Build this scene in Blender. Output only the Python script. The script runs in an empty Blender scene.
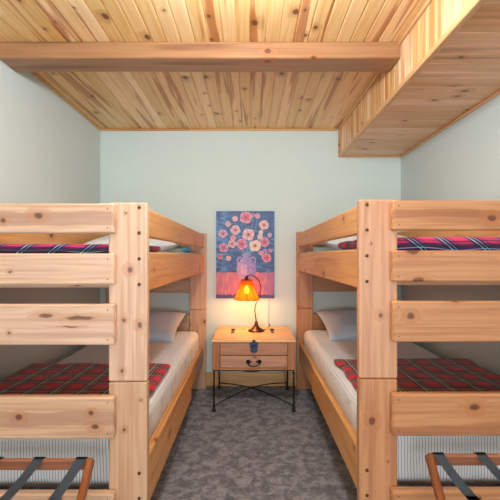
import bpy, bmesh, math, random
from mathutils import Vector, Matrix, noise
random.seed(11)
S = bpy.context.scene
C = S.collection
PI = math.pi

# ------------------------------------------------------------ camera
cam_d = bpy.data.cameras.new('camera'); cam = bpy.data.objects.new('camera', cam_d); C.objects.link(cam)
CAMZ = 1.265
cam.location = (0, 0, CAMZ); cam.rotation_euler = (PI/2, 0, 0)
cam_d.sensor_width = 36; cam_d.lens = 27.0; cam_d.shift_y = 0.012; cam_d.clip_start = 0.05
S.camera = cam

# ------------------------------------------------------------ world and lights
w = bpy.data.worlds.new('world'); S.world = w; w.use_nodes = True
w.node_tree.nodes['Background'].inputs[0].default_value = (0.80, 0.88, 1.0, 1)
w.node_tree.nodes['Background'].inputs[1].default_value = 1.0

def area(name, loc, rot, sx, sy, power, col):
    d = bpy.data.lights.new(name, 'AREA'); d.shape = 'RECTANGLE'; d.size = sx; d.size_y = sy
    d.energy = power; d.color = col
    o = bpy.data.objects.new(name, d); C.objects.link(o); o.location = loc; o.rotation_euler = rot
    return o
area('added_window_fill', (0.0, -3.93, 1.30), (PI/2, 0, 0), 2.5, 2.1, 95, (0.82, 0.92, 1.0))  # added fill, stands in for the unseen main light
pl = bpy.data.lights.new('added_globe_fill', 'POINT'); pl.energy = 44; pl.color = (0.86, 0.94, 1.0); pl.shadow_soft_size = 0.08  # added fill light inside the out-of-view globe
po = bpy.data.objects.new('added_globe_fill', pl); C.objects.link(po); po.location = (0.0, 1.24, 2.27)

S.view_settings.view_transform = 'Standard'
S.view_settings.look = 'None'
S.view_settings.gamma = 1
S.view_settings.use_curve_mapping = False
S.view_settings.exposure = 0.85

# ------------------------------------------------------------ node helpers
def srgb(r, g, b):
    f = lambda c: (c/255/12.92) if c/255 <= 0.04045 else ((c/255+0.055)/1.055)**2.4
    return (f(r), f(g), f(b), 1)

class NT:
    def __init__(s, name):
        s.m = bpy.data.materials.new(name); s.m.use_nodes = True
        s.t = s.m.node_tree; s.b = s.t.nodes['Principled BSDF']; s.out = s.t.nodes['Material Output']
    def n(s, kind, **kw):
        nd = s.t.nodes.new(kind)
        for k, v in kw.items(): setattr(nd, k, v)
        return nd
    def put(s, sock, v):
        if isinstance(v, bpy.types.NodeSocket): s.t.links.new(v, sock)
        elif v is not None: sock.default_value = v
    def math(s, op, a, b=None, c=None, clamp=False):
        nd = s.n('ShaderNodeMath', operation=op); nd.use_clamp = clamp
        s.put(nd.inputs[0], a)
        if b is not None: s.put(nd.inputs[1], b)
        if c is not None: s.put(nd.inputs[2], c)
        return nd.outputs[0]
    def mix(s, f, a, b, blend='MIX'):
        nd = s.n('ShaderNodeMix', data_type='RGBA', blend_type=blend)
        s.put(nd.inputs[0], f); s.put(nd.inputs[6], a); s.put(nd.inputs[7], b)
        return nd.outputs[2]
    def step(s, v, lo, hi):
        nd = s.n('ShaderNodeMapRange', interpolation_type='SMOOTHSTEP')
        s.put(nd.inputs[0], v); s.put(nd.inputs[1], lo); s.put(nd.inputs[2], hi)
        return nd.outputs[0]
    def xyz(s, v):
        nd = s.n('ShaderNodeSeparateXYZ'); s.put(nd.inputs[0], v); return nd.outputs
    def vec(s, x, y, z=0.0):
        nd = s.n('ShaderNodeCombineXYZ'); s.put(nd.inputs[0], x); s.put(nd.inputs[1], y); s.put(nd.inputs[2], z)
        return nd.outputs[0]
    def noise(s, v, scale=1.0, detail=2.0, rough=0.5, dist=0.0):
        nd = s.n('ShaderNodeTexNoise'); s.put(nd.inputs['Vector'], v)
        nd.inputs['Scale'].default_value = scale; nd.inputs['Detail'].default_value = detail
        nd.inputs['Roughness'].default_value = rough; nd.inputs['Distortion'].default_value = dist
        return nd.outputs['Fac']
    def bump(s, h, strength, dist=0.002):
        nd = s.n('ShaderNodeBump'); nd.inputs['Strength'].default_value = strength
        nd.inputs['Distance'].default_value = dist; s.put(nd.inputs['Height'], h)
        s.t.links.new(nd.outputs[0], s.b.inputs['Normal'])
    def base(s, c): s.put(s.b.inputs['Base Color'], c)
    def set(s, **kw):
        for k, v in kw.items(): s.b.inputs[k.replace('_', ' ')].default_value = v

def plain(name, col, rough=0.6, metal=0.0, bump=0, bscale=200):
    t = NT(name); t.set(Roughness=rough, Metallic=metal)
    tc = t.n('ShaderNodeTexCoord').outputs['Object']
    nz = t.noise(tc, bscale, 3)
    dark = tuple(c*0.86 for c in col[:3])+(1,)
    t.base(t.mix(nz, dark, col))
    if bump: t.bump(nz, bump)
    return t.m

def wood(name, base, late, heart, heart_lo=0.56, heart_hi=0.66, knot_keep=0.35, knot_scale=6.5, rough=0.42, ring=7, ringmix=0.4, knotcol=(92, 46, 24), heart_amt=0.75, kr=0.06, knots=(), bands=(), seed=0.0):
    """pine: u runs along the board, v across it, both in metres"""
    t = NT(name)
    uv = t.n('ShaderNodeUVMap'); uv.uv_map = 'UVMap'
    X = t.xyz(uv.outputs[0]); u, v = X[0], X[1]
    at = t.n('ShaderNodeAttribute'); at.attribute_name = 'tone'
    tone = at.outputs['Fac']
    # knots
    warp = t.noise(t.vec(t.math('MULTIPLY', u, 25), t.math('MULTIPLY', v, 25)), 1, 2)
    wv = t.math('MULTIPLY', t.math('SUBTRACT', warp, 0.5), 0.012)
    ku, kv = t.math('MULTIPLY', t.math('ADD', u, wv), 0.72), t.math('ADD', v, wv)
    vo = t.n('ShaderNodeTexVoronoi', voronoi_dimensions='2D'); vo.inputs['Scale'].default_value = knot_scale
    t.put(vo.inputs['Vector'], t.vec(ku, kv))
    d = vo.outputs['Distance']; rc = t.xyz(vo.outputs['Color'])
    keep = t.math('LESS_THAN', rc[0], knot_keep)
    r = t.math('MULTIPLY_ADD', rc[1], kr*1.3, kr*0.5)
    kn = t.math('MULTIPLY', t.math('SUBTRACT', 1.0, t.step(d, t.math('MULTIPLY', r, 0.6), r)), keep)
    halo = t.math('MULTIPLY', t.math('SUBTRACT', 1.0, t.step(d, r, t.math('MULTIPLY', r, 3.2))), keep)
    for ku_, kv_, kr_, el in knots:
        dx = t.math('MULTIPLY', t.math('ADD', t.math('SUBTRACT', u, ku_), wv), 0.85/el); dy = t.math('ADD', t.math('SUBTRACT', v, kv_), wv)
        dd = t.math('SQRT', t.math('ADD', t.math('MULTIPLY', dx, dx), t.math('MULTIPLY', dy, dy)))
        kn = t.math('MAXIMUM', kn, t.math('SUBTRACT', 1.0, t.step(dd, kr_*.5, kr_)))
        halo = t.math('MAXIMUM', halo, t.math('SUBTRACT', 1.0, t.step(dd, kr_, kr_*3)))
    bandm = None
    if bands:
        bn = t.noise(t.vec(t.math('MULTIPLY', u, 3), t.math('MULTIPLY', v, 12), seed), 1, 2)
        for vc, hwid in bands:
            dv = t.math('ABSOLUTE', t.math('ADD', t.math('SUBTRACT', v, vc), t.math('MULTIPLY', t.math('SUBTRACT', bn, 0.5), 0.05)))
            q = t.math('SUBTRACT', 1.0, t.step(dv, hwid*.8, hwid)); bandm = q if bandm is None else t.math('MAXIMUM', bandm, q)
    if seed: u = t.math('ADD', u, seed); v = t.math('ADD', v, seed*1.7)
    # grain
    lo = t.noise(t.vec(t.math('MULTIPLY', u, 0.8), t.math('MULTIPLY', v, 13)), 1, 1.5, 0.4)
    field = t.math('ADD', lo, t.math('MULTIPLY', halo, 0.16))
    rings = t.math('SINE', t.math('MULTIPLY', field, ring*6.283))
    rings = t.math('MULTIPLY_ADD', rings, 0.5, 0.5)
    rings = t.math('POWER', rings, 1.6)
    streak = t.noise(t.vec(t.math('MULTIPLY', u, 1.6), t.math('MULTIPLY', v, 70), 7.7), 1, 3, 0.6)
    fib = t.noise(t.vec(t.math('MULTIPLY', u, 9), t.math('MULTIPLY', v, 260)), 1, 3, 0.6)
    big = t.noise(t.vec(t.math('MULTIPLY', u, 0.9), t.math('MULTIPLY', v, 16), 3.3), 1, 2, 0.5)
    c = t.mix(t.math('MULTIPLY', rings, ringmix), base, late)
    c = t.mix(t.math('MULTIPLY', t.step(big, heart_lo, heart_hi), heart_amt), c, heart)
    c = t.mix(t.math('MULTIPLY', fib, 0.3), c, late)
    c = t.mix(t.math('MULTIPLY', t.step(streak, 0.48, 0.66), 0.55), c, late)
    if bandm is not None: c = t.mix(t.math('MULTIPLY', bandm, .55), c, heart)
    c = t.mix(t.math('MULTIPLY', halo, 0.45), c, srgb(176, 108, 62))
    c = t.mix(t.math('MULTIPLY', kn, 0.85), c, srgb(*knotcol))
    # value and saturation vary from board to board
    hs = t.n('ShaderNodeHueSaturation'); t.put(hs.inputs['Color'], c)
    t.put(hs.inputs['Value'], t.math('MULTIPLY_ADD', tone, 0.30, 0.80))
    t.put(hs.inputs['Saturation'], t.math('MULTIPLY_ADD', tone, -0.30, 1.18))
    t.base(hs.outputs[0])
    t.set(Roughness=rough); t.b.inputs['Coat Weight'].default_value = 0.12; t.b.inputs['Coat Roughness'].default_value = 0.25
    t.bump(t.math('SUBTRACT', t.math('MULTIPLY', fib, 0.4), t.math('MULTIPLY', kn, 0.6)), 0.18, 0.001)
    return t.m

M = {}
BED = {-1: (srgb(212, 172, 140), srgb(180, 130, 96), srgb(156, 112, 90)), 1: (srgb(200, 144, 102), srgb(166, 106, 68), srgb(144, 86, 58))}
def bedwood(name, sd, **kw):
    a = dict(knot_keep=0.30, knot_scale=5.5, kr=0.06, ringmix=0.34, heart_amt=0.4); a.update(kw)
    return wood(name, *BED[sd], 0.58, 0.66, **a)
M['bed'] = bedwood('pine_bed_wood', -1); M['bed_warm'] = bedwood('honey_pine_bed_wood', 1)
M['rail'] = wood('lamp_tinted_pine_rail', srgb(234, 176, 118), srgb(208, 144, 90), srgb(170, 104, 62), 0.58, 0.66, knot_keep=0.3, knot_scale=5.5, ringmix=0.34, heart_amt=0.4)  # warm lamp glow on the aisle rails is put into this colour
M['lid'] = wood('honey_pine_lid', srgb(232, 174, 98), srgb(206, 140, 72), srgb(184, 112, 60), 0.58, 0.66, knot_keep=0.1, ringmix=0.34, heart_amt=0.4)
M['ceil'] = wood('pine_ceiling_boards', srgb(244, 208, 152), srgb(228, 172, 108), srgb(172, 94, 50), 0.56, 0.62, heart_amt=0.85, knot_keep=0.32, knot_scale=6.0, rough=0.38, kr=0.075, ringmix=0.35)
M['soffit'] = wood('pine_soffit_boards', srgb(236, 188, 144), srgb(210, 154, 108), srgb(164, 98, 60), 0.64, 0.71, knot_keep=0.28, knot_scale=6.5, rough=0.38, kr=0.07, ringmix=0.4, heart_amt=0.6)
M['cheek'] = wood('striped_pine_boards', srgb(240, 206, 158), srgb(220, 168, 112), srgb(202, 122, 62), 0.47, 0.56, knot_keep=0.22, knot_scale=6.5, rough=0.38, kr=0.06, ringmix=0.4)
M['beam'] = wood('reddish_pine_beam', srgb(168, 122, 84), srgb(138, 92, 60), srgb(112, 70, 46), 0.55, 0.66, knot_keep=0.2, knot_scale=5, ringmix=0.32)
M['trim'] = wood('pine_trim', srgb(224, 176, 122), srgb(200, 144, 92), srgb(190, 120, 70), 0.6, 0.7, knot_keep=0.15)
M['chest'] = wood('chest_wood', srgb(190, 134, 96), srgb(150, 96, 66), srgb(132, 80, 56), 0.55, 0.66, knot_keep=0.15, ringmix=0.5, ring=10)
M['rack'] = wood('rack_wood', srgb(152, 88, 52), srgb(118, 62, 36), srgb(100, 52, 34), 0.55, 0.66, knot_keep=0.0, rough=0.3, ringmix=0.5, ring=10)
M['bolt'] = plain('dark_bronze_bolt', srgb(92, 62, 44), 0.4, 0.7)
M['iron'] = plain('wrought_iron', srgb(46, 40, 40), 0.45, 0.7)
M['bronze'] = plain('bronze', srgb(96, 58, 44), 0.35, 0.75)
M['pewter'] = plain('blackened_metal', srgb(52, 60, 84), 0.4, 0.55)
M['web'] = plain('grey_webbing', srgb(118, 120, 126), 0.85, 0, 0.4, 500)
M['cord'] = plain('dark_cord', srgb(40, 34, 32), 0.6)
M['pale'] = plain('pale_plastic', srgb(190, 200, 192), 0.5)
M['white'] = plain('white_paint', srgb(225, 225, 220), 0.5)

def wall_mat(name, col):
    t = NT(name); tc = t.n('ShaderNodeTexCoord').outputs['Object']
    nz = t.noise(tc, 160, 3); b2 = t.noise(tc, 1.5, 2)
    c2 = tuple(c*0.96 for c in col[:3])+(1,)
    t.base(t.mix(b2, c2, col)); t.set(Roughness=0.75); t.bump(nz, 0.12, 0.001)
    return t.m
M['wall'] = wall_mat('sage_wall_paint', srgb(206, 216, 208))
M['wall_side'] = wall_mat('pale_grey_green_wall_paint', srgb(206, 216, 213))

def carpet_mat():
    t = NT('grey_carpet'); tc = t.n('ShaderNodeTexCoord').outputs['Object']
    a = t.noise(tc, 15, 6, 0.70, 0.4); b = t.noise(tc, 85, 4, 0.75); c = t.noise(tc, 420, 2, 0.7)
    pile = t.step(a, 0.40, 0.62)
    col = t.mix(pile, srgb(112, 111, 119), srgb(176, 173, 180))
    col = t.mix(t.step(b, 0.35, 0.65), t.mix(0.45, col, srgb(40, 36, 38)), col)
    col = t.mix(t.math('MULTIPLY', t.step(c, 0.55, 0.8), 0.35), col, srgb(190, 182, 176))
    t.base(col); t.set(Roughness=0.95); t.b.inputs['Sheen Weight'].default_value = 0.2
    t.bump(t.math('ADD', t.math('MULTIPLY', b, 1.0), t.math('MULTIPLY', a, 1.5)), 0.9, 0.012)
    return t.m
M['carpet'] = carpet_mat()

def sheet_mat(name, amt, dist, th=0.72, base=(232, 231, 230)):
    t = NT(name); X = t.xyz(t.n('ShaderNodeTexCoord').outputs['Object'])
    nz = t.noise(t.n('ShaderNodeTexCoord').outputs['Object'], 9, 2)
    x = t.math('ADD', X[0], t.math('MULTIPLY', nz, dist))
    f = t.math('FRACT', t.math('MULTIPLY', x, 1/0.0125))
    ln = t.math('GREATER_THAN', f, th)
    f2 = t.math('FRACT', t.math('MULTIPLY', x, 1/0.05))
    wide = t.math('GREATER_THAN', f2, 0.75)
    c = t.mix(t.math('MULTIPLY', wide, 0.12), srgb(*base), srgb(186, 192, 204))
    nrm = t.xyz(t.n('ShaderNodeNewGeometry').outputs['Normal'])
    c = t.mix(t.math('MULTIPLY', ln, amt), c, srgb(92, 92, 100))
    t.base(c); t.set(Roughness=0.85)
    t.bump(t.noise(t.n('ShaderNodeTexCoord').outputs['Object'], 14, 3), 0.35, 0.01)
    return t.m
M['sheet'] = sheet_mat('striped_sheet', .22, 0.0)
M['ticking'] = sheet_mat('striped_ticking', .8, .014, .78, (200, 198, 196))
M['linen'] = plain('white_linen', srgb(228, 228, 230), 0.85, 0, 0.3, 14)
M['shaded_linen'] = plain('shade_tinted_white_linen', srgb(206, 216, 232), 0.85, 0, 0.3, 14)  # white pillowcase with the bluish shade put into its colour
M['teal_cloth'] = plain('teal_cloth', srgb(100, 155, 190), 0.85, 0, 0.3, 20)

def plaid_mat(name, red, dark, dark2, line1, line2, period=0.128, amp=0.4, sl=1.0):
    t = NT(name); tc = t.n('ShaderNodeTexCoord').outputs['Object']
    X = list(t.xyz(tc)); X[0] = t.math('MULTIPLY_ADD', X[2], sl, X[0]); X[1] = t.math('ADD', X[1], X[2])
    def bands(x, off):
        f = t.math('FRACT', t.math('MULTIPLY_ADD', x, 1/period, off))
        r = t.n('ShaderNodeValToRGB'); r.color_ramp.interpolation = 'CONSTANT'; e = r.color_ramp.elements
        e[0].position = 0; e[0].color = red; e[1].position = 0.42; e[1].color = dark
        for p, c in ((0.56, dark2), (0.68, dark), (0.82, red), (0.90, dark2), (0.94, red)):
            k = e.new(p); k.color = c
        t.put(r.inputs[0], f)
        l1 = t.math('MULTIPLY', t.math('GREATER_THAN', f, 0.535), t.math('LESS_THAN', f, 0.565))
        l2 = t.math('MULTIPLY', t.math('GREATER_THAN', f, 0.68), t.math('LESS_THAN', f, 0.70))
        return r.outputs[0], l1, l2
    cx, a1, a2 = bands(X[0], 5.1); cy, b1, b2 = bands(X[1], 5.3)
    c = t.mix(0.72, t.mix(0.5, cx, cy), t.mix(1.0, cx, cy, 'DARKEN'))
    c = t.mix(t.math('MULTIPLY', b1, amp*0.7), c, line1); c = t.mix(t.math('MULTIPLY', b2, amp*0.6), c, line2)
    c = t.mix(t.math('MULTIPLY', a1, amp), c, line1); c = t.mix(t.math('MULTIPLY', a2, amp), c, line2)
    t.base(c); t.set(Roughness=0.95); t.b.inputs['Sheen Weight'].default_value = 0.15
    t.bump(t.noise(tc, 350, 2), 0.4, 0.002)
    return t.m
for sg in (-1, 1):
    M['plaid', sg] = plaid_mat('red_tartan', srgb(205, 18, 44), srgb(24, 16, 34), srgb(14, 24, 40), srgb(236, 226, 210), srgb(220, 190, 120), amp=0.95, sl=sg)
    M['plaid_up', sg] = plaid_mat('daylight_tinted_tartan', srgb(206, 46, 92), srgb(26, 36, 84), srgb(18, 30, 62), srgb(214, 232, 246), srgb(190, 214, 240), period=0.135, amp=0.85, sl=sg*1.3)  # cool daylight on the upper blankets is put into these colours

# ------------------------------------------------------------ mesh helpers
class MB:
    def __init__(s):
        s.bm = bmesh.new(); s.uv = s.bm.loops.layers.uv.new('UVMap'); s.tone = s.bm.loops.layers.float_color.new('tone')
        s.smooth = False
    def face(s, vs, axis=None, off=(0, 0), tone=0.5, mat=0, smooth=None):
        try: f = s.bm.faces.new(vs)
        except ValueError: return None
        f.material_index = mat; f.smooth = s.smooth if smooth is None else smooth
        for l in f.loops:
            co = l.vert.co
            if axis is not None:
                o = [i for i in range(3) if i != axis]
                l[s.uv].uv = (co[axis]+off[0], co[o[0]]+co[o[1]]+off[1])
            l[s.tone] = (tone, tone, tone, 1)
        return f
    def board(s, x0, x1, y0, y1, z0, z1, axis=0, bev=0.004, tone=None, mat=0, M4=None, off=None):
        tone = random.random() if tone is None else tone
        off = off or (random.uniform(0, 60), random.uniform(0, 60))
        lo = (x0, y0, z0); hi = (x1, y1, z1)
        b = min(bev, *[(hi[i]-lo[i])*0.45 for i in range(3)])
        V = {}
        for cx in (0, 1):
            for cy in (0, 1):
                for cz in (0, 1):
                    c = (cx, cy, cz)
                    for k in range(3):      # vertex lying on the face whose normal is axis k
                        p = [ (hi[i] if c[i] else lo[i]) + (0 if i == k else (-b if c[i] else b)) for i in range(3)]
                        V[c, k] = s.bm.verts.new(p)
        fs = []
        def q(*vs):
            f = s.face(vs, axis, off, tone, mat); fs.append(f)
        for k in range(3):
            i, j = [(1, 2), (2, 0), (0, 1)][k]
            for e in (0, 1):
                cs = []
                for a, bb in ((0, 0), (1, 0), (1, 1), (0, 1)):
                    c = [0, 0, 0]; c[k] = e; c[i] = a; c[j] = bb; cs.append(V[tuple(c), k])
                if not e: cs.reverse()
                q(*cs)
        for k in range(3):                   # edges parallel to k
            i, j = [x for x in range(3) if x != k]
            for a in (0, 1):
                for bb in (0, 1):
                    c0 = [0, 0, 0]; c0[i] = a; c0[j] = bb; c1 = list(c0); c1[k] = 1
                    q(V[tuple(c0), i], V[tuple(c1), i], V[tuple(c1), j], V[tuple(c0), j])
        for cx in (0, 1):
            for cy in (0, 1):
                for cz in (0, 1):
                    c = (cx, cy, cz); q(V[c, 0], V[c, 1], V[c, 2])
        if M4 is not None:
            for v in V.values(): v.co = M4 @ v.co
        return s
    def tube(s, pts, r, seg=10, mat=0, caps=True, flat=None):
        pts = [Vector(p) for p in pts]; rings = []; up = Vector((0.13, 0.21, 0.97)).normalized()
        off = (random.uniform(0, 60), random.uniform(0, 60)); L = 0; prev = None; tone = random.random()
        for i, p in enumerate(pts):
            d = (pts[min(i+1, len(pts)-1)]-pts[max(i-1, 0)]).normalized()
            a = (up - d*up.dot(d))
            if a.length < 1e-3: a = Vector((1, 0, 0)) - d*d.x
            a.normalize(); up = a; b = d.cross(a)
            rr = r[i] if isinstance(r, (list, tuple)) else r
            rings.append([s.bm.verts.new(p + a*math.cos(t)*rr + b*math.sin(t)*rr) for t in [2*PI*k/seg for k in range(seg)]])
        for i in range(len(rings)-1):
            for k in range(seg):
                s.face((rings[i][k], rings[i][(k+1) % seg], rings[i+1][(k+1) % seg], rings[i+1][k]), 2, off, tone, mat, True)
        if caps:
            s.face(list(reversed(rings[0])), 2, off, tone, mat, False); s.face(rings[-1], 2, off, tone, mat, False)
        return s
    def lathe(s, prof, c=(0, 0, 0), seg=32, mat=0, M4=None):
        c = Vector(c); rings = []; allv = []
        for r, z in prof:
            ring = [s.bm.verts.new(c+Vector((r*math.cos(2*PI*k/seg), r*math.sin(2*PI*k/seg), z))) for k in range(seg)]
            rings.append(ring); allv += ring
        for i in range(len(rings)-1):
            for k in range(seg):
                s.face((rings[i][k], rings[i][(k+1) % seg], rings[i+1][(k+1) % seg], rings[i+1][k]), 2, (0, 0), .5, mat, True)
        if M4 is not None:
            for v in allv: v.co = M4 @ v.co
        return s

def build(name, mb, mats, parent=None, label=None, loc=None):
    bm = mb.bm
    bmesh.ops.recalc_face_normals(bm, faces=bm.faces)
    org = Vector(parent['_root']) if parent is not None and '_root' in parent else Vector(loc or (0, 0, 0))
    for v in bm.verts: v.co -= org
    me = bpy.data.meshes.new(name); bm.to_mesh(me); bm.free()
    for m in (mats if isinstance(mats, (list, tuple)) else [mats]): me.materials.append(m)
    o = bpy.data.objects.new(name, me); C.objects.link(o)
    if parent is not None:
        o.parent = parent; o['_root'] = tuple(org)
    else:
        o.location = org; o['_root'] = tuple(org)
    if label: o['label'] = label
    return o
def thing(name, label, cat, loc, group=None):
    o = bpy.data.objects.new(name, None); C.objects.link(o); o.location = loc; o.empty_display_size = 0.1
    o['_root'] = tuple(loc); o['label'] = label; o['category'] = cat
    if group: o['group'] = group
    return o
def tag(o, label, cat, group=None):
    o['label'] = label; o['category'] = cat
    if group: o['group'] = group
    return o
def struct(name, mb, mats):
    o = build(name, mb, mats); o['kind'] = 'structure'; return o
def sb(name, x0, x1, y0, y1, z0, z1, mat, axis=0, bev=0.0005, tone=.5):
    mb = MB(); mb.board(x0, x1, y0, y1, z0, z1, axis, bev, tone); return struct(name, mb, mat)

# ------------------------------------------------------------ the room
WL, WR, YB, YF, CEIL = -1.46, 1.47, 3.655, -4.0, 2.505
SX, SZ = 0.871, 2.238                    # boxed-in soffit on the right
sb('floor', WL-.1, WR+.1, YF-.1, YB+.1, -.08, 0, M['carpet'])
sb('wall_left', WL-.1, WL, YF-.1, YB+.1, 0, CEIL+.1, M['wall_side'])
sb('wall_right', WR, WR+.1, YF-.1, YB+.1, 0, CEIL+.1, M['wall_side'])
sb('wall_back', WL, WR, YB, YB+.1, 0, CEIL+.1, M['wall'])
mb = MB()                                # wall behind the camera, with an unseen window opening added for fill light
wx0, wx1, wz0, wz1 = -1.30, 1.30, 0.22, 2.38
mb.board(WL, wx0, YF-.1, YF, 0, CEIL+.1, 2, .0005, .5); mb.board(wx1, WR, YF-.1, YF, 0, CEIL+.1, 2, .0005, .5)
mb.board(wx0, wx1, YF-.1, YF, 0, wz0, 0, .0005, .5); mb.board(wx0, wx1, YF-.1, YF, wz1, CEIL+.1, 0, .0005, .5)
struct('wall_front', mb, M['wall'])
mb = MB()
for x in (wx0, (wx0+wx1)/2-.025, wx1-.05): mb.board(x, x+.05, YF-.08, YF-.02, wz0, wz1, 2, .004)
for z in (wz0, wz1-.05): mb.board(wx0, wx1, YF-.079, YF-.021, z, z+.05, 0, .004)
struct('added_window_1', mb, M['white'])  # frame of the added, unseen window

# plank ceiling: real boards with v-joints
mb = MB(); x = WL; pw = 0.0815; i = 0
mb.board(WL-.1, WR+.1, YF-.1, YB+.1, CEIL+.012, CEIL+.1, 1, .001, .4)
while x < WR:
    tone = random.gauss(.5, .2)
    mb.board(x, x+pw, YF, YB, CEIL, CEIL+.02, 1, 0.006, tone, 0)
    x += pw
struct('ceiling', mb, M['ceil'])
# soffit: vertical boards on the cheek, cross boards below
mb = MB(); y = YB
while y > YF:
    mb.board(SX, SX+.02, y-.082, y, SZ, CEIL, 2, 0.0045, random.choice((.2, .9, .8, .5, 1.0)), 0); y -= .082
mb2 = mb; y = YB
while y > YF:
    mb.board(SX, WR, y-.088, y, SZ-.0, SZ+.02, 0, 0.0045, random.gauss(.5, .2), 1); y -= .088
o = struct('trim_1', mb, [M['cheek'], M['soffit']])
def trim(n, *a, axis=1):
    mb = MB(); mb.board(*a, axis, .004, random.uniform(.3, .8)); return struct(n, mb, M['trim'])
trim('trim_2', SX-.012, SX+.022, YF, YB-.012, SZ-.012, SZ+.016)
trim('trim_3', SX-.012, WR-.002, YB-.012, YB, SZ-.014, SZ+.012, axis=0)
trim('trim_4', WR-.014, WR, YF, YB-.014, SZ-.022, SZ+.0)
trim('trim_5', SX-.016, SX, YF, YB-.014, CEIL-.02, CEIL)
trim('trim_6', WL, SX-.018, YB-.014, YB, CEIL-.022, CEIL, axis=0)
trim('trim_7', WL, WL+.014, YF, YB-.014, CEIL-.020, CEIL)
trim('trim_8', SX-.012, SX, YB-.014, YB, SZ+.016, CEIL-.021, axis=2)
trim('baseboard_back', WL+.014, WR-.014, YB-.014, YB, 0, .135, axis=0)
trim('baseboard_left', WL, WL+.013, YF, YB, 0, .135)
trim('baseboard_right', WR-.013, WR, YF, YB, 0, .135)
# exposed cross beam
mb = MB(); mb.board(WL, SX, 2.166, 2.335, 2.409, CEIL, 0, .006, .55)
struct('trim_9', mb, M['beam'])

# globe lamp added out of view as a fill light
t = thing('added_ceiling_lamp', 'added out-of-view frosted glass globe lamp hanging close below the plank ceiling in front of the beam', 'lamp', (0, 1.24, CEIL))
mb = MB(); mb.lathe([(0, 0), (.060, 0), (.062, -.012), (.045, -.025), (.012, -.034), (.012, -.13), (.040, -.14), (.044, -.160), (0, -.161)], (0, 1.24, CEIL)); build('canopy', mb, M['bronze'], t)
gm = NT('frosted_globe'); gl = gm.n('ShaderNodeBsdfTransparent'); gl.inputs[0].default_value = (.93, .93, .92, 1); gd = gm.n('ShaderNodeBsdfTranslucent'); gmx = gm.n('ShaderNodeMixShader'); gmx.inputs[0].default_value = .15
gm.t.links.new(gl.outputs[0], gmx.inputs[1]); gm.t.links.new(gd.outputs[0], gmx.inputs[2]); gm.t.links.new(gmx.outputs[0], gm.out.inputs[0])
mb = MB(); mb.lathe([(.086*math.sin(PI*k/20)+.0005, .086*math.cos(PI*k/20)) for k in range(3, 21)], (0, 1.24, 2.27), 32); build('globe', mb, gm.m, t)

# ------------------------------------------------------------ bunk beds
def disc(x, y, z, r, h, mat, parent, name, ax='y'):
    mb = MB()
    R = Matrix.Translation((x, y, z)) @ Matrix.Rotation(PI/2, 4, 'X')
    mb.lathe([(0, h), (r*.55, h), (r*.9, h*.7), (r, 0), (r, -.004)], (0, 0, 0), 14, 0, R)
    return build(name, mb, mat, parent)

def rbox_mesh(x0, x1, y0, y1, z0, z1, r=0.05, nx=26, ny=60, nz=8, wrinkle=0.0, seed=0, puff=0.0):
    """soft rounded block (mattress)"""
    mb = MB(); mb.smooth = True; cache = {}
    cx, cy, cz = (x0+x1)/2, (y0+y1)/2, (z0+z1)/2; hx, hy, hz = (x1-x0)/2, (y1-y0)/2, (z1-z0)/2
    def P(a, b, c):
        key = (round(a, 5), round(b, 5), round(c, 5))
        if key in cache: return cache[key]
        p = Vector((a*hx, b*hy, c*hz)); rr = min(r, hz*.98)
        core = Vector((max(-hx+rr, min(hx-rr, p.x)), max(-hy+rr, min(hy-rr, p.y)), max(-hz+rr, min(hz-rr, p.z))))
        d = p-core; nrm = d.normalized() if d.length > 1e-6 else Vector((0, 0, 0))
        q = core + nrm*rr if d.length > 1e-6 else p
        if wrinkle:
            side = abs(nrm.x)+abs(nrm.y)
            q += nrm*wrinkle*(0.35+side)*noise.noise(Vector((q.x*9+seed, q.y*16, q.z*4)))
        if puff: q.z += puff*(1-a*a)*(1-b*b)*(1 if c > 0 else 0)
        v = mb.bm.verts.new(q+Vector((cx, cy, cz))); cache[key] = v; return v
    def lin(n, h, rr):
        # denser near the ends so the rounding is smooth
        e = min(rr/h, .9); k = 4
        a = [-1+e*i/k for i in range(k)]; m = [-1+e+(2-2*e)*i/n for i in range(n+1)]; b = [1-e+e*(i+1)/k for i in range(k)]
        return a+m+b
    A, B, Cc = lin(nx, hx, r), lin(ny, hy, r), lin(nz, hz, min(r, hz*.98))
    for c in (-1, 1):
        for i in range(len(A)-1):
            for j in range(len(B)-1): mb.face((P(A[i], B[j], c), P(A[i+1], B[j], c), P(A[i+1], B[j+1], c), P(A[i], B[j+1], c)))
    for a in (-1, 1):
        for i in range(len(B)-1):
            for j in range(len(Cc)-1): mb.face((P(a, B[i], Cc[j]), P(a, B[i+1], Cc[j]), P(a, B[i+1], Cc[j+1]), P(a, B[i], Cc[j+1])))
    for b in (-1, 1):
        for i in range(len(A)-1):
            for j in range(len(Cc)-1): mb.face((P(A[i], b, Cc[j]), P(A[i+1], b, Cc[j]), P(A[i+1], b, Cc[j+1]), P(A[i], b, Cc[j+1])))
    return mb

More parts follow.
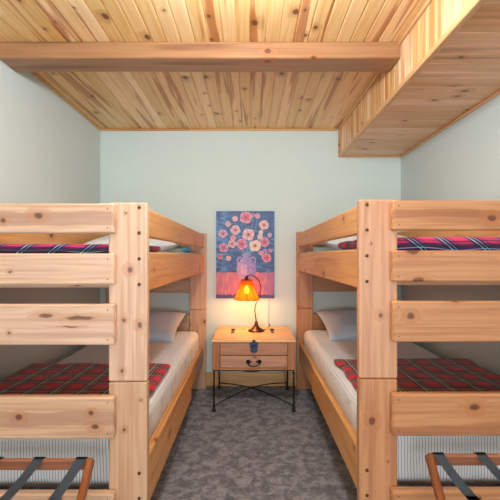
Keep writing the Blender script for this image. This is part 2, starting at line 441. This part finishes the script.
def blanket_mesh(x0, x1, y0, y1, z, th, seed, wav=0.012, skew=0.0, lip=0.0):
    """folded wool throw lying flat, with soft rounded edges and slight waves"""
    mb = MB(); mb.smooth = True; nx, ny = 64, 52; top = {}; bot = {}
    for i in range(nx+1):
        for j in range(ny+1):
            u, v = i/nx, j/ny
            uu = .5-.5*math.cos(PI*u); vv = .5-.5*math.cos(PI*v)
            x = x0+(x1-x0)*uu; y = y0+(y1-y0)*vv
            ex = noise.noise(Vector((seed, y*7, 0)))*wav*2; ey = noise.noise(Vector((x*5, seed+4, 0)))*wav*1.5
            x += ex*(2*uu-1); y += ey*(2*vv-1)+skew*(x-x0)
            dx = min(uu, 1-uu)*(x1-x0); dy = min(vv, 1-vv)*(y1-y0); d = min(dx, dy); rr = th*0.6
            k = 1.0 if d > rr else math.sqrt(max(0, 1-(1-d/rr)**2))
            wv = noise.noise(Vector((x*4.5+seed, y*6, 1.7)))*wav*.55
            zb = z - (lip if y < y0+.022 else 0)
            zm = z+th*.5-(lip*.6 if j == 0 else 0); zt = zm+(th*.5+wv)*k if j else zm
            top[i, j] = mb.bm.verts.new((x, y, zt)); bot[i, j] = mb.bm.verts.new((x, y, zm-(zm-zb)*k))
    for i in range(nx):
        for j in range(ny):
            mb.face((top[i, j], top[i+1, j], top[i+1, j+1], top[i, j+1]))
            mb.face((bot[i, j], bot[i, j+1], bot[i+1, j+1], bot[i+1, j]))
    bmesh.ops.remove_doubles(mb.bm, verts=mb.bm.verts, dist=1e-5)
    return mb

def pillow_mesh(cx, cy, cz, wx, wy, th, rotx, rotz, seed):
    mb = MB(); mb.smooth = True; n = 30
    R = Matrix.Translation((cx, cy, cz)) @ Matrix.Rotation(rotz, 4, 'Z') @ Matrix.Rotation(rotx, 4, 'X')
    T = {}
    for s in (1, -1):
        for i in range(n+1):
            for j in range(n+1):
                u = math.sin(PI/2*(2*i/n-1)); v = math.sin(PI/2*(2*j/n-1))
                h = ((1-u**4)*(1-v**4))**0.5
                h = h*(1-.16*(u*u+v*v))
                px = wx/2*u*(1-.07*(1-v*v)); py = wy/2*v*(1-.07*(1-u*u))
                pz = s*th/2*h
                if h > 1e-6: pz += .012*noise.noise(Vector((px*8+seed, py*8, s*2)))*h
                if abs(u) > .9999 or abs(v) > .9999:
                    if (i, j) in T: continue
                    T[i, j] = mb.bm.verts.new(R @ Vector((px, py, 0)))
                else: T[i, j, s] = mb.bm.verts.new(R @ Vector((px, py, pz)))
    g = lambda i, j, s: T.get((i, j)) or T[i, j, s]
    for s in (1, -1):
        for i in range(n):
            for j in range(n): mb.face((g(i, j, s), g(i+1, j, s), g(i+1, j+1, s), g(i, j+1, s)))
    return mb

YN = 1.52; YFAR = 3.56; TH = 0.04
fb = lambda px, py, r, el=1.0: ((px-250)*.003952, 1.265+(256-py)*.003952, r*.00395, el)       # on the front boards
fp = lambda px, py, r, el=1.0: (1.265+(256-py)*.004053, (px-250)*.004053, r*.00405, el)       # on the near posts
zz = lambda py: 1.265+(256-py)*.003952
KN = {(-1, 'b', 0): ([fb(38, 216, 4.2, 1.2), fb(3, 220.5, 3)], [(zz(217.5), .030)]),
      (-1, 'b', 1): ([fb(10, 272, 1.6)], []),
      (-1, 'b', 2): ([fb(9, 333, 1.8), fb(46, 315.5, 2.6, 3), fb(80, 318, 2.6, 6), fb(70, 327, 1, 9)], []),
      (-1, 'b', 3): ([fb(19, 417, 3.4, 1.2), fb(91, 413, 3), fb(95, 427, 3, 1.5)], [(zz(419), .030)]),
      (-1, 'b', 4): ([fb(60, 499, 2)], []),
      (1, 'b', 0): ([fb(492, 218, 4.2, 1.2)], [(zz(214), .02)]),
      (1, 'b', 1): ([fb(413, 251, 4.5, 1.6), fb(418, 280, 3, 2)], []),
      (1, 'b', 2): ([fb(411, 316, 4.2), fb(456, 299.5, 3, 1.5)], []),
      (1, 'b', 3): ([fb(475, 407, 4.2, 1.3)], [(zz(430), .02)]),
      (1, 'b', 4): ([fb(480, 498, 2)], []),
      (-1, 'u', 0): ([fp(126, 213, 1.3), fp(130, 270, 3.2), fp(140, 325, 3, 1.2), fp(124, 320, 2.4), fp(122, 371, 2)], []),
      (-1, 'l', 0): ([fp(124, 430, 1.8), fp(141, 400, 1.2)], []),
      (1, 'u', 0): ([fp(381, 315, 2.6), fp(372, 243, 1.2)], []),
      (1, 'l', 0): ([fp(372, 421, 4.2), fp(388, 462, 1.3)], [])}
def bunk(sd, A, dz, label, mat, tones):
    """sd -1 left bed, +1 right bed; A distance of the aisle-side face from the centre line"""
    Bw = A+0.955
    root = thing('bunk_bed', label, 'bunk bed', (sd*(A+Bw)/2, (YN+YFAR+TH)/2, 0), 'pine bunk beds on either side of the aisle')
    def bd(name, a0, a1, y0, y1, z0, z1, axis, bev=.006, tone=None, lab=None, key=None):
        x0, x1 = sorted((sd*a0, sd*a1)); mb = MB()
        if key:
            kk, bb = KN[key]; m_ = bedwood('knotty_pine_board', sd, knots=kk, bands=bb, knot_keep=0, seed=random.uniform(3, 40))
            mb.board(x0, x1, y0, y1, z0, z1, axis, bev, tone, off=(0, -y0))
            return build(name, mb, m_, root, lab)
        mb.board(x0, x1, y0, y1, z0, z1, axis, bev, tone)
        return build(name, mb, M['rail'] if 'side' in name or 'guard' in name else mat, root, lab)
    split = 0.755+dz; top = 1.482+dz
    for inner in (0, 1):
        a0, a1 = (A, A+.156) if not inner else (Bw-.156, Bw)
        for near in (1, 0):
            y0 = YN if near else YFAR
            up = bd('upper_post', a0, a1, y0, y0+TH, split+.0012, top, 2, .005, tones[0] if near else .35, key=(sd, 'u', 0) if near and not inner else None)
            lw = bd('lower_post', a0, a1, y0-.0, y0+TH, 0, split-.0012, 2, .005, tones[1] if near else .3, key=(sd, 'l', 0) if near and not inner else None)
            ox = sd*(A+.031 if not inner else Bw-.036)
            yy = y0 if near else y0
            zs = (1.462, 1.359, 1.2545, 1.150)
            if near:
                for z in zs: disc(ox, y0, z+dz, .0072, .004, M['bolt'], up, 'bolt')
                for z in (.385, .283): disc(ox, y0, z+dz, .0072, .004, M['bolt'], lw, 'bolt')
            else:
                pass
    bz = ((1.355, 1.473), (1.151, 1.275), (.912, 1.074), (.540, .706), (.160, .323))
    for near in (1, 0):
        y0 = YN-.038 if near else YFAR+TH+.001
        for k, (z0, z1) in enumerate(bz):
            b = bd('end_board', A+.1226, Bw-.1226, y0, y0+.037, z0+dz, z1+dz, 0, .006, tones[2+k] if near else .3, key=(sd, 'b', k) if near else None)
            if near:
                for z in (z0+.022, z1-.022):
                    disc(sd*(A+.145), y0, z+dz, .0028, .0006, M['bolt'], b, 'screw')
    y0, y1 = YN+TH, YFAR
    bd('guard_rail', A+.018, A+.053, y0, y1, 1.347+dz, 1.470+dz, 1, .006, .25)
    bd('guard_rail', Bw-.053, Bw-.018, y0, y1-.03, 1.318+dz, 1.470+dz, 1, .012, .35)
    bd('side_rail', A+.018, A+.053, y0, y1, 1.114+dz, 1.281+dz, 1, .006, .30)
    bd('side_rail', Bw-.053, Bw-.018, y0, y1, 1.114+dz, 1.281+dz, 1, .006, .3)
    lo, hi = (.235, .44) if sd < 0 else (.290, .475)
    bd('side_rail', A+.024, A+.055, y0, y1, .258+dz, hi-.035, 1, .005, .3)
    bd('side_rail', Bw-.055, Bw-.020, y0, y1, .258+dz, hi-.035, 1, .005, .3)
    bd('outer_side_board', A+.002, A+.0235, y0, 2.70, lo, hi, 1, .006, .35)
    for lvl in (.238, 1.122):
        for k in range(11):
            y = y0+.10+k*(y1-y0-.28)/10
            bd('slat', A+.056, Bw-.056, y, y+.085, lvl+dz+.002, lvl+.02+dz, 0, .003)
    # bedding, each its own thing
    side = 'left' if sd < 0 else 'right'
    mx0, mx1 = sorted((sd*(A+.058), sd*(Bw-.058)))
    m = rbox_mesh(mx0, mx1, 1.575, 3.545, .274+dz, .563+dz, .06, wrinkle=.006, seed=sd*3, nz=12)
    for f in m.bm.faces:
        if f.calc_center_median().y < 1.615: f.material_index = 1
    tag(build('mattress', m, [M['sheet'], M['ticking']], loc=((mx0+mx1)/2, 2.56, .274+dz)),
        f'white striped sheeted mattress on the lower bunk of the {side} bunk bed', 'mattress', 'mattresses in the bunk beds')
    m = rbox_mesh(mx0, mx1, 1.612, 3.545, 1.146+dz, 1.292+dz, .05, wrinkle=.004, seed=sd*5)
    tag(build('mattress', m, M['sheet'], loc=((mx0+mx1)/2, 2.56, 1.146+dz)),
        f'white mattress on the upper bunk of the {side} bunk bed', 'mattress', 'mattresses in the bunk beds')
    bx = sorted((sd*(A+(.075 if sd < 0 else .10)), sd*(Bw-.008)))
    m = blanket_mesh(bx[0], bx[1], 1.60, 2.34 if sd < 0 else 2.40, .562+dz, .038, 3+sd)
    tag(build('blanket', m, M['plaid', sd], loc=(sum(bx)/2, 1.97, .562+dz)),
        f'red tartan blanket spread over the lower bunk mattress of the {side} bunk bed', 'blanket', 'tartan blankets on the bunks')
    bx = sorted((sd*(A+.066), sd*(Bw-.062)))
    m = blanket_mesh(bx[0], bx[1], 1.585, 2.04 if sd < 0 else 2.17, 1.291+dz, .026 if sd < 0 else .044, 8+sd, wav=.008, lip=.032)
    tag(build('blanket', m, M['plaid_up', sd], loc=(sum(bx)/2, 1.8, 1.291+dz)),
        f'tartan blanket, daylight tint in its rose and navy colours, folded on the upper bunk of the {side} bunk bed', 'blanket', 'tartan blankets on the bunks')
    c = A+.52
    m = pillow_mesh(sd*c, 3.29, .650+dz, .66, .48, .17, math.radians(19), sd*math.radians(3), 5*sd)
    tag(build('pillow', m, M['shaded_linen'], loc=(sd*c, 3.28, .60+dz)),
        f'white pillow with blue shade tint in its colour, propped on the lower bunk headboard of the {side} bunk bed', 'pillow', 'pillows on the bunks')
    m = pillow_mesh(sd*c, 3.14, 1.372+dz, .70, .56, .16, math.radians(4), sd*math.radians(-4), 7*sd)
    tag(build('pillow', m, M['linen'], loc=(sd*c, 3.2, 1.33+dz)),
        f'white pillow on the upper bunk of the {side} bunk bed, seen through the guard rail', 'pillow', 'pillows on the bunks')
    return root
bunk(-1, .418, 0.0, 'light pine bunk bed on the left, against the left wall beside the chest', M['bed'], (.85, .45, .85, .95, .95, .55, .5))
bunk(+1, .443, .012, 'honey pine bunk bed on the right, under the boxed-in ceiling soffit', M['bed_warm'], (.85, .55, .45, .5, .5, .5, .5))

# folded teal cloth at the head of the left upper bunk
mb = blanket_mesh(-.59, -.52, 3.25, 3.37, 1.292, .055, 21, wav=.008)
tag(build('folded_cloth', mb, M['teal_cloth'], loc=(-.555, 3.31, 1.292)), 'small teal folded cloth beside the pillow on the left upper bunk', 'cloth')

# ------------------------------------------------------------ chest nightstand
NX, NY0, NY1, NT_, NBt = 0.031, 3.04, 3.60, .585, .336
hw = .338
t = thing('nightstand', 'small wooden chest nightstand with one drawer on thin iron legs', 'nightstand', (NX, 3.32, 0))
mb = MB()
mb.board(NX-hw+.012, NX+hw-.012, NY0+.03, NY1, NBt, NT_-.022, 0, .003, .35)
mb.board(NX-hw, NX-hw+.062, NY0+.004, NY0+.03, NBt, NT_-.022, 2, .004, .1)
mb.board(NX+hw-.062, NX+hw, NY0+.004, NY0+.03, NBt, NT_-.022, 2, .004, .25)
mb.board(NX-hw+.062, NX+hw-.062, NY0+.004, NY0+.03, NBt, NBt+.018, 0, .003, .3)
mb.board(NX-hw, NX-hw+.012, NY0+.03, NY1, NBt, NT_-.022, 1, .003, .3)
mb.board(NX+hw-.012, NX+hw, NY0+.03, NY1, NBt, NT_-.022, 1, .003, .3)
case = build('case', mb, M['chest'], t)
mb = MB(); mb.board(NX-hw+.064, NX+hw-.064, NY0+.002, NY0+.029, NT_-.125, NT_-.024, 0, .004, .45); build('front_panel', mb, M['chest'], t)
mb = MB(); mb.board(NX-hw+.064, NX+hw-.064, NY0-.002, NY0+.029, NBt+.021, NT_-.130, 0, .005, .75); dr = build('drawer', mb, M['chest'], t)
mb = MB(); mb.board(NX-hw-.006, NX+hw+.006, NY0-.008, NY1-.155, NT_-.021, NT_, 0, .005, 1.0); build('lid', mb, M['lid'], t)
mb = MB(); mb.board(NX-hw-.002, NX+hw+.002, NY1-.150, NY1+.005, NT_-.021, NT_+.004, 0, .005, .9); build('rear_top_board', mb, M['lid'], t)
for dx in (-.185, .170):                       # strap hinges over the joint
    mb = MB(); x = NX+dx; yj = NY1-.152
    mb.board(x-.015, x+.015, yj-.15, yj-.004, NT_+.0002, NT_+.003, 1, .001)
    mb.board(x-.016, x+.016, yj+.004, yj+.035, NT_+.004, NT_+.007, 1, .001)
    mb.tube([(x-.018, yj, NT_+.006), (x+.018, yj, NT_+.006)], .006, 10)
    build('hinge', mb, M['bronze'], t)
# ornate lock plate: outline extruded
mb = MB(); yy = NY0-.002
prof = [(0, .012), (.010, .010), (.014, -.004), (.030, -.010), (.040, -.026), (.030, -.036), (.036, -.052), (.026, -.066), (.030, -.084), (.016, -.100), (.006, -.096), (0, -.108)]
out = prof + [(-a, b) for a, b in reversed(prof[1:-1])]
f0 = [mb.bm.verts.new((NX+a, yy, NT_-.008+b*.98)) for a, b in out]; f1 = [mb.bm.verts.new((NX+a*.9, yy-.006, NT_-.008+b*.96)) for a, b in out]
mb.face(f1, 2); mb.face(list(reversed(f0)), 2)
for i in range(len(out)): mb.face((f0[i], f0[(i+1) % len(out)], f1[(i+1) % len(out)], f1[i]), 2)
hs = build('lock_plate', mb, M['pewter'], t, 'ornate dark metal lock plate')
mb = MB(); mb.board(NX-.012, NX+.012, yy-.014, yy-.006, NT_-.065, NT_-.006, 2, .003); mb.tube([(NX-.018, yy-.012, NT_-.045), (NX+.018, yy-.012, NT_-.045)], .006, 10)
build('hasp', mb, M['pewter'], hs)
mb = MB(); zc = NBt+.072
pts = []
for k in range(25):
    a = PI*k/24; pts.append((NX-.046*math.cos(a), NY0-.020-.012*math.sin(a), zc-.030*math.sin(a)**.6 if 0 < k < 24 else zc))
mb.tube(pts, .0052, 8)
for s in (-1, 1):
    c = (NX+s*.046, NY0-.002, zc)
    mb.lathe([(0, .024), (.007, .022), (.006, .006), (.017, .004), (.018, 0), (0, -.001)], (0, 0, 0), 16, 0, Matrix.Translation(c) @ Matrix.Rotation(PI/2, 4, 'X'))
    mb.tube([(NX+s*.046, NY0-.02, zc), (NX+s*.034, NY0-.022, zc+.012), (NX+s*.02, NY0-.022, zc+.010), (NX+s*.022, NY0-.022, zc)], .0045, 8)
build('drawer_handle', mb, M['iron'], dr)
LX = hw-.014
for sx in (-1, 1):
    for yb in (NY0+.012, NY1-.04):
        mb = MB(); x = NX+sx*LX
        mb.tube([(x, yb, NBt), (x, yb, .20), (x, yb, .05), (x, yb, .022)], .0075, 10)
        mb.lathe([(0, .03), (.009, .03), (.012, .02), (.016, .006), (.018, 0), (0, 0)], (x, yb, 0), 14)
        build('leg', mb, M['iron'], t)
def arc(p, q, sag, n=14):
    p, q = Vector(p), Vector(q)
    return [p.lerp(q, i/n)+Vector((0, 0, -sag*math.sin(PI*i/n))) for i in range(n+1)]
yf, yr = NY0+.012, NY1-.04
mb = MB(); mb.tube(arc((NX-LX, yr, .245), (NX+LX, yr, .262), .085), .006, 8); build('rear_stretcher', mb, M['iron'], t)
mb = MB(); mb.board(NX-hw+.004, NX+hw-.004, NY0+.006, NY0+.016, NBt-.008, NBt-.0005, 0, .002); mb.board(NX-hw+.004, NX+hw-.004, NY1-.045, NY1-.035, NBt-.008, NBt-.0005, 0, .002)
mb.board(NX-hw+.006, NX-hw+.02, NY0+.017, NY1-.046, NBt-.008, NBt-.0005, 1, .002); mb.board(NX+hw-.02, NX+hw-.006, NY0+.017, NY1-.046, NBt-.008, NBt-.0005, 1, .002)
build('leg_frame', mb, M['iron'], t)
for s in (-1, 1):
    mb = MB(); p = Vector((NX-s*LX, yf, .045)); q = Vector((NX+s*LX, yr, .06)); dzc = .0055*s
    mb.tube([p.lerp(q, i/16)+Vector((0, 0, (.05+dzc)*math.sin(PI*i/16))) for i in range(17)], .005, 8); build('cross_stretcher', mb, M['iron'], t)

# ------------------------------------------------------------ table lamp
lx, ly, lz = .057, 3.40, NT_+.0005
t = thing('table_lamp', 'small lit table lamp with amber shade hanging from a curved bronze arm', 'lamp', (lx, ly, lz))
mb = MB(); mb.lathe([(0, 0), (.074, 0), (.076, .006), (.070, .014), (.050, .020), (.046, .027), (.030, .036), (.018, .056), (.013, .075), (.015, .082), (.010, .092), (0, .094)], (lx, ly, lz), 36)
build('base', mb, M['bronze'], t)
sc = ly/375
pp = [(256.2, 320), (255.2, 314), (254.9, 309), (255.8, 304), (258.2, 299), (260.2, 294), (260.9, 289), (260.2, 284), (258, 279.6), (254.5, 276.6), (250.5, 275.4), (247.5, 275.8), (245.6, 277), (245.4, 279)]
path = [Vector(((a-250)*sc, ly, CAMZ+(256-b)*sc)) for a, b in pp]; path[0].z = lz+.088; path[0].x = lx
sm = []
for i in range(len(path)-1):
    a, b, c, d = path[max(i-1, 0)], path[i], path[i+1], path[min(i+2, len(path)-1)]
    for k in range(4):
        u = k/4; sm.append(.5*((2*b)+(c-a)*u+(2*a-5*b+4*c-d)*u*u+(3*b-a-3*c+d)*u**3))
sm.append(path[-1])
mb = MB(); mb.tube(sm, .0048, 10); build('curved_arm', mb, M['bronze'], t)
shx = (246.3-250)*sc+.004; sz1 = CAMZ+(256-280)*sc; sz0 = CAMZ+(256-299.2)*sc
def shade_mat():
    t = NT('amber_shade'); nt = t.t
    tc = t.n('ShaderNodeTexCoord').outputs['Object']
    nz = t.noise(tc, 22, 3)
    c = t.mix(nz, (0.42, 0.045, 0.003, 1), (0.62, 0.085, 0.006, 1))
    tr = t.n('ShaderNodeBsdfTranslucent'); t.put(tr.inputs[0], c)
    df = t.n('ShaderNodeBsdfDiffuse'); t.put(df.inputs[0], (0.4, 0.10, 0.02, 1))
    tp = t.n('ShaderNodeBsdfTransparent'); t.put(tp.inputs[0], (1.0, 0.50, 0.10, 1))
    m1 = t.n('ShaderNodeMixShader'); m1.inputs[0].default_value = .25; nt.links.new(tr.outputs[0], m1.inputs[1]); nt.links.new(df.outputs[0], m1.inputs[2])
    m2 = t.n('ShaderNodeMixShader'); m2.inputs[0].default_value = .12; nt.links.new(m1.outputs[0], m2.inputs[1]); nt.links.new(tp.outputs[0], m2.inputs[2])
    nt.links.new(m2.outputs[0], t.out.inputs[0]); return t.m
M['shade'] = shade_mat()
def bulb_mat():
    t = NT('lit_bulb'); t.base((1, .8, .5, 1)); t.b.inputs['Emission Color'].default_value = (1, .62, .22, 1); t.b.inputs['Emission Strength'].default_value = 16; return t.m
M['bulb'] = bulb_mat()
R0, R1, NP = .116, .046, 8
mb = MB(); rings = []
for k in range(9):
    f = k/8; r = R0+(R1-R0)*(f**.85)
    ring = []
    for a in range(NP*4):
        th = 2*PI*a/(NP*4); loc = (th % (2*PI/NP))-PI/NP
        rr = r*math.cos(PI/NP)/math.cos(loc)*(1+.0*f)
        ring.append(mb.bm.verts.new((shx+rr*math.cos(th), ly+rr*math.sin(th), sz0+(sz1-sz0)*f)))
    rings.append(ring)
n = NP*4
for k in range(8):
    for a in range(n): mb.face((rings[k][a], rings[k][(a+1) % n], rings[k+1][(a+1) % n], rings[k+1][a]), smooth=False)
sh = build('lamp_shade', mb, M['shade'], t, 'glowing amber lamp shade')
mb = MB()
for f, r in ((0, R0), (1, R1)):
    z = sz0+(sz1-sz0)*f
    mb.tube([(shx+r*math.cos(2*PI*a/NP), ly+r*math.sin(2*PI*a/NP), z) for a in range(NP+1)], .0028, 6, caps=False)
for a in range(NP):
    th = 2*PI*a/NP
    mb.tube([(shx+(R0+(R1-R0)*((k/8)**.85))*math.cos(th), ly+(R0+(R1-R0)*((k/8)**.85))*math.sin(th), sz0+(sz1-sz0)*k/8) for k in range(9)], .0018, 6)
build('shade_frame', mb, M['bronze'], sh)
mb = MB(); mb.lathe([(0, .03), (.012, .028), (.014, .0), (.03, -.008), (.046, -.010)], (shx, ly, sz1+.006), 24); build('shade_cap', mb, M['bronze'], sh)
mb = MB(); mb.lathe([(.001, -.045), (.014, -.040), (.024, -.022), (.024, -.006), (.014, .016), (.010, .03), (.001, .032)], (shx, ly, sz0+.095), 20); bl = build('bulb', mb, M['bulb'], t)
ld = bpy.data.lights.new('lamp_glow', 'POINT'); ld.energy = 3.8; ld.color = (1.0, .48, .15); ld.shadow_soft_size = .03
lo = bpy.data.objects.new('lamp_glow', ld); C.objects.link(lo); lo.location = (shx, ly, sz0+.012)
# cord
mb = MB()
pts = [(lx+.06, ly+.03, lz+.004), (lx+.11, ly+.09, lz+.004), (.18, 3.585, lz+.006), (.19, 3.632, lz+.01), (.20, 3.636, .45), (.27, 3.633, .31), (.31, 3.630, .22), (.33, 3.625, .13), (.335, 3.60, .02), (.28, 3.58, .008)]
P = [Vector(p) for p in pts]; sm = []
for i in range(len(P)-1):
    a, b, c, d = P[max(i-1, 0)], P[i], P[i+1], P[min(i+2, len(P)-1)]
    for k in range(6):
        u = k/6; sm.append(.5*((2*b)+(c-a)*u+(2*a-5*b+4*c-d)*u*u+(3*b-a-3*c+d)*u**3))
sm.append(P[-1]); mb.tube(sm, .0028, 8); build('power_cord', mb, M['cord'], t)
mb = MB(); mb.board(.172, .186, YB-.008, YB, NT_-.2, .86, 2, .002)
tag(build('cord_cover', mb, M['pale'], loc=(.18, YB, .4)), 'thin pale vertical cord cover on the wall below the painting', 'cord cover')

# ------------------------------------------------------------ painting on canvas
def painting():
    x0, x1, z0, z1 = -.328, .2355, .856, 1.699
    y = YB-.030
    t = thing('painting', 'unframed canvas painting of pink poppies in a lilac vase on blue', 'painting', ((x0+x1)/2, YB, z0))
    mb = MB(); mb.board(x0, x1, y+.001, YB, z0, z1, 2, .002); 
    tm = NT('canvas_edge'); tm.base(srgb(52, 66, 104)); tm.set(Roughness=.8)
    build('stretcher_frame', mb, tm.m, t)
    fl = [(180,62,30,(226,96,118)),(125,68,14,(232,176,168)),(238,55,13,(226,140,150)),(90,95,14,(222,170,176)),(270,100,24,(238,178,164)),
          (127,125,24,(232,170,168)),(65,143,21,(222,150,176)),(192,148,30,(240,178,170)),(255,136,11,(240,206,180)),(299,150,11,(214,140,164)),
          (250,158,14,(236,190,170)),(272,186,24,(214,98,128)),(110,195,20,(226,164,164)),(158,196,27,(222,104,138)),(225,204,29,(244,214,176)),
          (68,214,23,(206,118,156)),(255,241,12,(220,130,160)),(275,230,10,(170,110,170)),(301,228,10,(206,110,140)),(283,264,23,(226,84,112)),
          (50,258,13,(206,84,96)),(92,267,13,(228,176,160)),(115,165,14,(226,150,150)),(216,50,9,(206,90,110))]
    def mixc(a, b, f): return tuple(a[i]+(b[i]-a[i])*f for i in range(3))
    def N(x, y, s=0): return noise.noise(Vector((x, y, s)))
    def col(px, py):
        wob = N(px/14, py/14, 3)*5
        # ground
        if py < 338+wob*.5:
            c = mixc((44, 84, 138), (28, 58, 108), .5+.9*N(px/60, py/22, 1))
            c = mixc(c, (118, 178, 214), max(0, min(.8, (120-px)/90*(.55+N(px/30, py/12, 5)*1.2))))
            c = mixc(c, (96, 140, 190), max(0, N(px/45, py/9, 8)*1.1))
        else:
            c = mixc((206, 120, 112), (176, 104, 128), .5+.9*N(px/50, py/20, 2))
            c = mixc(c, (232, 160, 150), max(0, N(px/12, py/50, 6)*1.2))
            c = mixc(c, (150, 92, 140), max(0, min(.7, (px-255)/90)))
            if py > 450+wob: c = mixc((92, 66, 110), (60, 52, 96), .5+N(px/30, py/8, 4))
        # stems
        for fx, fy, r, _ in fl:
            if fy < 250:
                f = (py-fy)/(252-fy)
                if 0 < f < 1:
                    sx = fx+(181-fx)*f**1.4
                    if abs(px-sx) < 1.7: c = mixc(c, (150, 176, 190), .6)
        # vase
        inv = 0
        if 246 < py < 392:
            if py < 256: hwid = 26
            elif py < 272: hwid = 18
            elif py < 372:
                q = (py-272)/100; hwid = 18+32*math.sin(PI*min(1, q*.95+.05))**.7
            else: hwid = 24
            dx = px-182
            if abs(dx) < hwid:
                inv = 1; c = mixc((196, 168, 196), (128, 112, 176), max(0, min(1, .45+dx/hwid*.35+N(px/14, py/14, 9)*.5)))
                if abs(dx) > hwid-2.5: c = mixc(c, (110, 90, 140), .5)
                if 300 < py < 345 and abs(dx+14) < 18: c = mixc(c, (232, 176, 176), .5)
        for hx in (150, 214):
            r = math.hypot((px-hx)/15, (py-280)/20)
            if .72 < r < 1.08 and not inv: c = (176, 160, 200)
        # blossoms
        for fx, fy, r, fc in fl:
            dx, dy = px-fx, py-fy; a = math.atan2(dy, dx); d = math.hypot(dx, dy*1.02)
            rr = r*(1+.05*math.sin(a*4+fx)+.12*N(a*2, fx, 2))
            if d < rr:
                q = d/rr
                c = mixc(fc, (250, 226, 214), max(0, min(.75, (q-.55)*1.6+N(px/5, py/5, 7)*.6)))
                c = mixc(c, tuple(v*.72 for v in fc), max(0, .5*math.sin(a*5+fx+1)*q))
                if r > 16:
                    if q < .17: c = (96, 52, 84)
                    elif q < .36: c = mixc(c, (206, 84, 96), .6)
        return c
    nx, nz = 146, 219
    me = bpy.data.meshes.new('canvas'); vs = []; fs = []; cols = []
    org = t.location
    for j in range(nz+1):
        for i in range(nx+1):
            vs.append((x0+(x1-x0)*i/nx-org[0], y-org[1], z1-(z1-z0)*j/nz-org[2]))
            c = col(30+292*i/nx, 30+438*j/nz); cols += list(srgb(*[max(0, min(255, v*k_)) for v, k_ in zip(c, (.90, .88, .92))]))
    for j in range(nz):
        for i in range(nx):
            a = j*(nx+1)+i; fs.append((a, a+nx+1, a+nx+2, a+1))
    me.from_pydata(vs, [], fs); at = me.color_attributes.new('paint', 'FLOAT_COLOR', 'POINT'); at.data.foreach_set('color', cols)
    m = NT('painted_canvas'); an = m.n('ShaderNodeAttribute'); an.attribute_name = 'paint'; m.base(an.outputs['Color']); m.set(Roughness=.45)
    m.bump(m.noise(m.n('ShaderNodeTexCoord').outputs['Object'], 300, 2), .2, .001)
    me.materials.append(m.m)
    o = bpy.data.objects.new('canvas', me); C.objects.link(o); o.parent = t
painting()

# ------------------------------------------------------------ folding luggage racks
def rack(sd, ax, ztop, yr, label):
    t = thing('luggage_rack', label, 'luggage rack', (sd*(ax+.3), yr-.2, 0), 'luggage racks at the foot of each bunk bed')
    W = .62; yf = yr-.42
    # rails
    for y in (yr, yf):
        x0, x1 = sorted((sd*(ax+.016), sd*(ax+W))); mb = MB()
        mb.board(x0, x1, y-.011, y+.011, ztop-.042, ztop-.003, 0, .005, .9); build('rail', mb, M['rack'], t)
    # crossing legs (near end and far end)
    for a, inn in ((ax, 1), (ax+W, -1)):
        for k, (ya, yb) in enumerate(((yr, yf), (yf, yr))):
            x = sd*(a+(0 if k == 0 else inn*.026)); L = math.hypot(yb-ya, ztop-.01)
            ang = math.atan2(yb-ya, ztop-.012)
            mb = MB(); M4 = Matrix.Translation((x, ya, ztop-.006)) @ Matrix.Rotation(ang, 4, 'X')
            mb.board(-.012, .012, -.018, .018, -L, .004, 2, .006, .4, 0, M4); lg = build('leg', mb, M['rack'], t)
            if k == 0:
                mb = MB(); mb.lathe([(0, .004), (.006, .003), (.007, 0), (.007, -.003)], (0, 0, 0), 12, 0, Matrix.Translation((x+sd*-inn*.0125, (yr+yf)/2, (ztop-.01)/2)) @ Matrix.Rotation(-sd*inn*PI/2, 4, 'Y'))
                build('pivot_bolt', mb, M['bolt'], lg)
    # webbing straps sagging between the rails
    for a in (.036, .193, .35, .507):
        mb = MB(); n = 24; xa = sd*(ax+a); hwid = .019; rows = []
        prof = [(yr+.013, ztop-.03), (yr+.013, ztop-.004), (yr+.008, ztop)]
        for k in range(n+1):
            f = k/n; prof.append((yr+.004+(yf-yr-.008)*f, ztop+.0015-.030*math.sin(PI*f)**.8 if 0 < k < n else ztop+.0015))
        prof += [(yf-.008, ztop), (yf-.013, ztop-.004), (yf-.013, ztop-.03)]
        top = [[mb.bm.verts.new((xa+s*hwid, y, z)) for s in (-1, 1)] for y, z in prof]
        for i in range(len(prof)-1): mb.face((top[i][0], top[i][1], top[i+1][1], top[i+1][0]), 1, smooth=True)
        r = bmesh.ops.solidify(mb.bm, geom=mb.bm.faces[:], thickness=-.002)
        build('strap', mb, M['web'], t)
    return t
rack(-1, .592, .514, 1.395, 'dark wooden folding luggage rack with grey straps before the left bunk bed')
rack(+1, .665, .531, 1.395, 'dark wooden folding luggage rack with grey straps before the right bunk bed')

for o in bpy.data.objects:
    if '_root' in o: del o['_root']
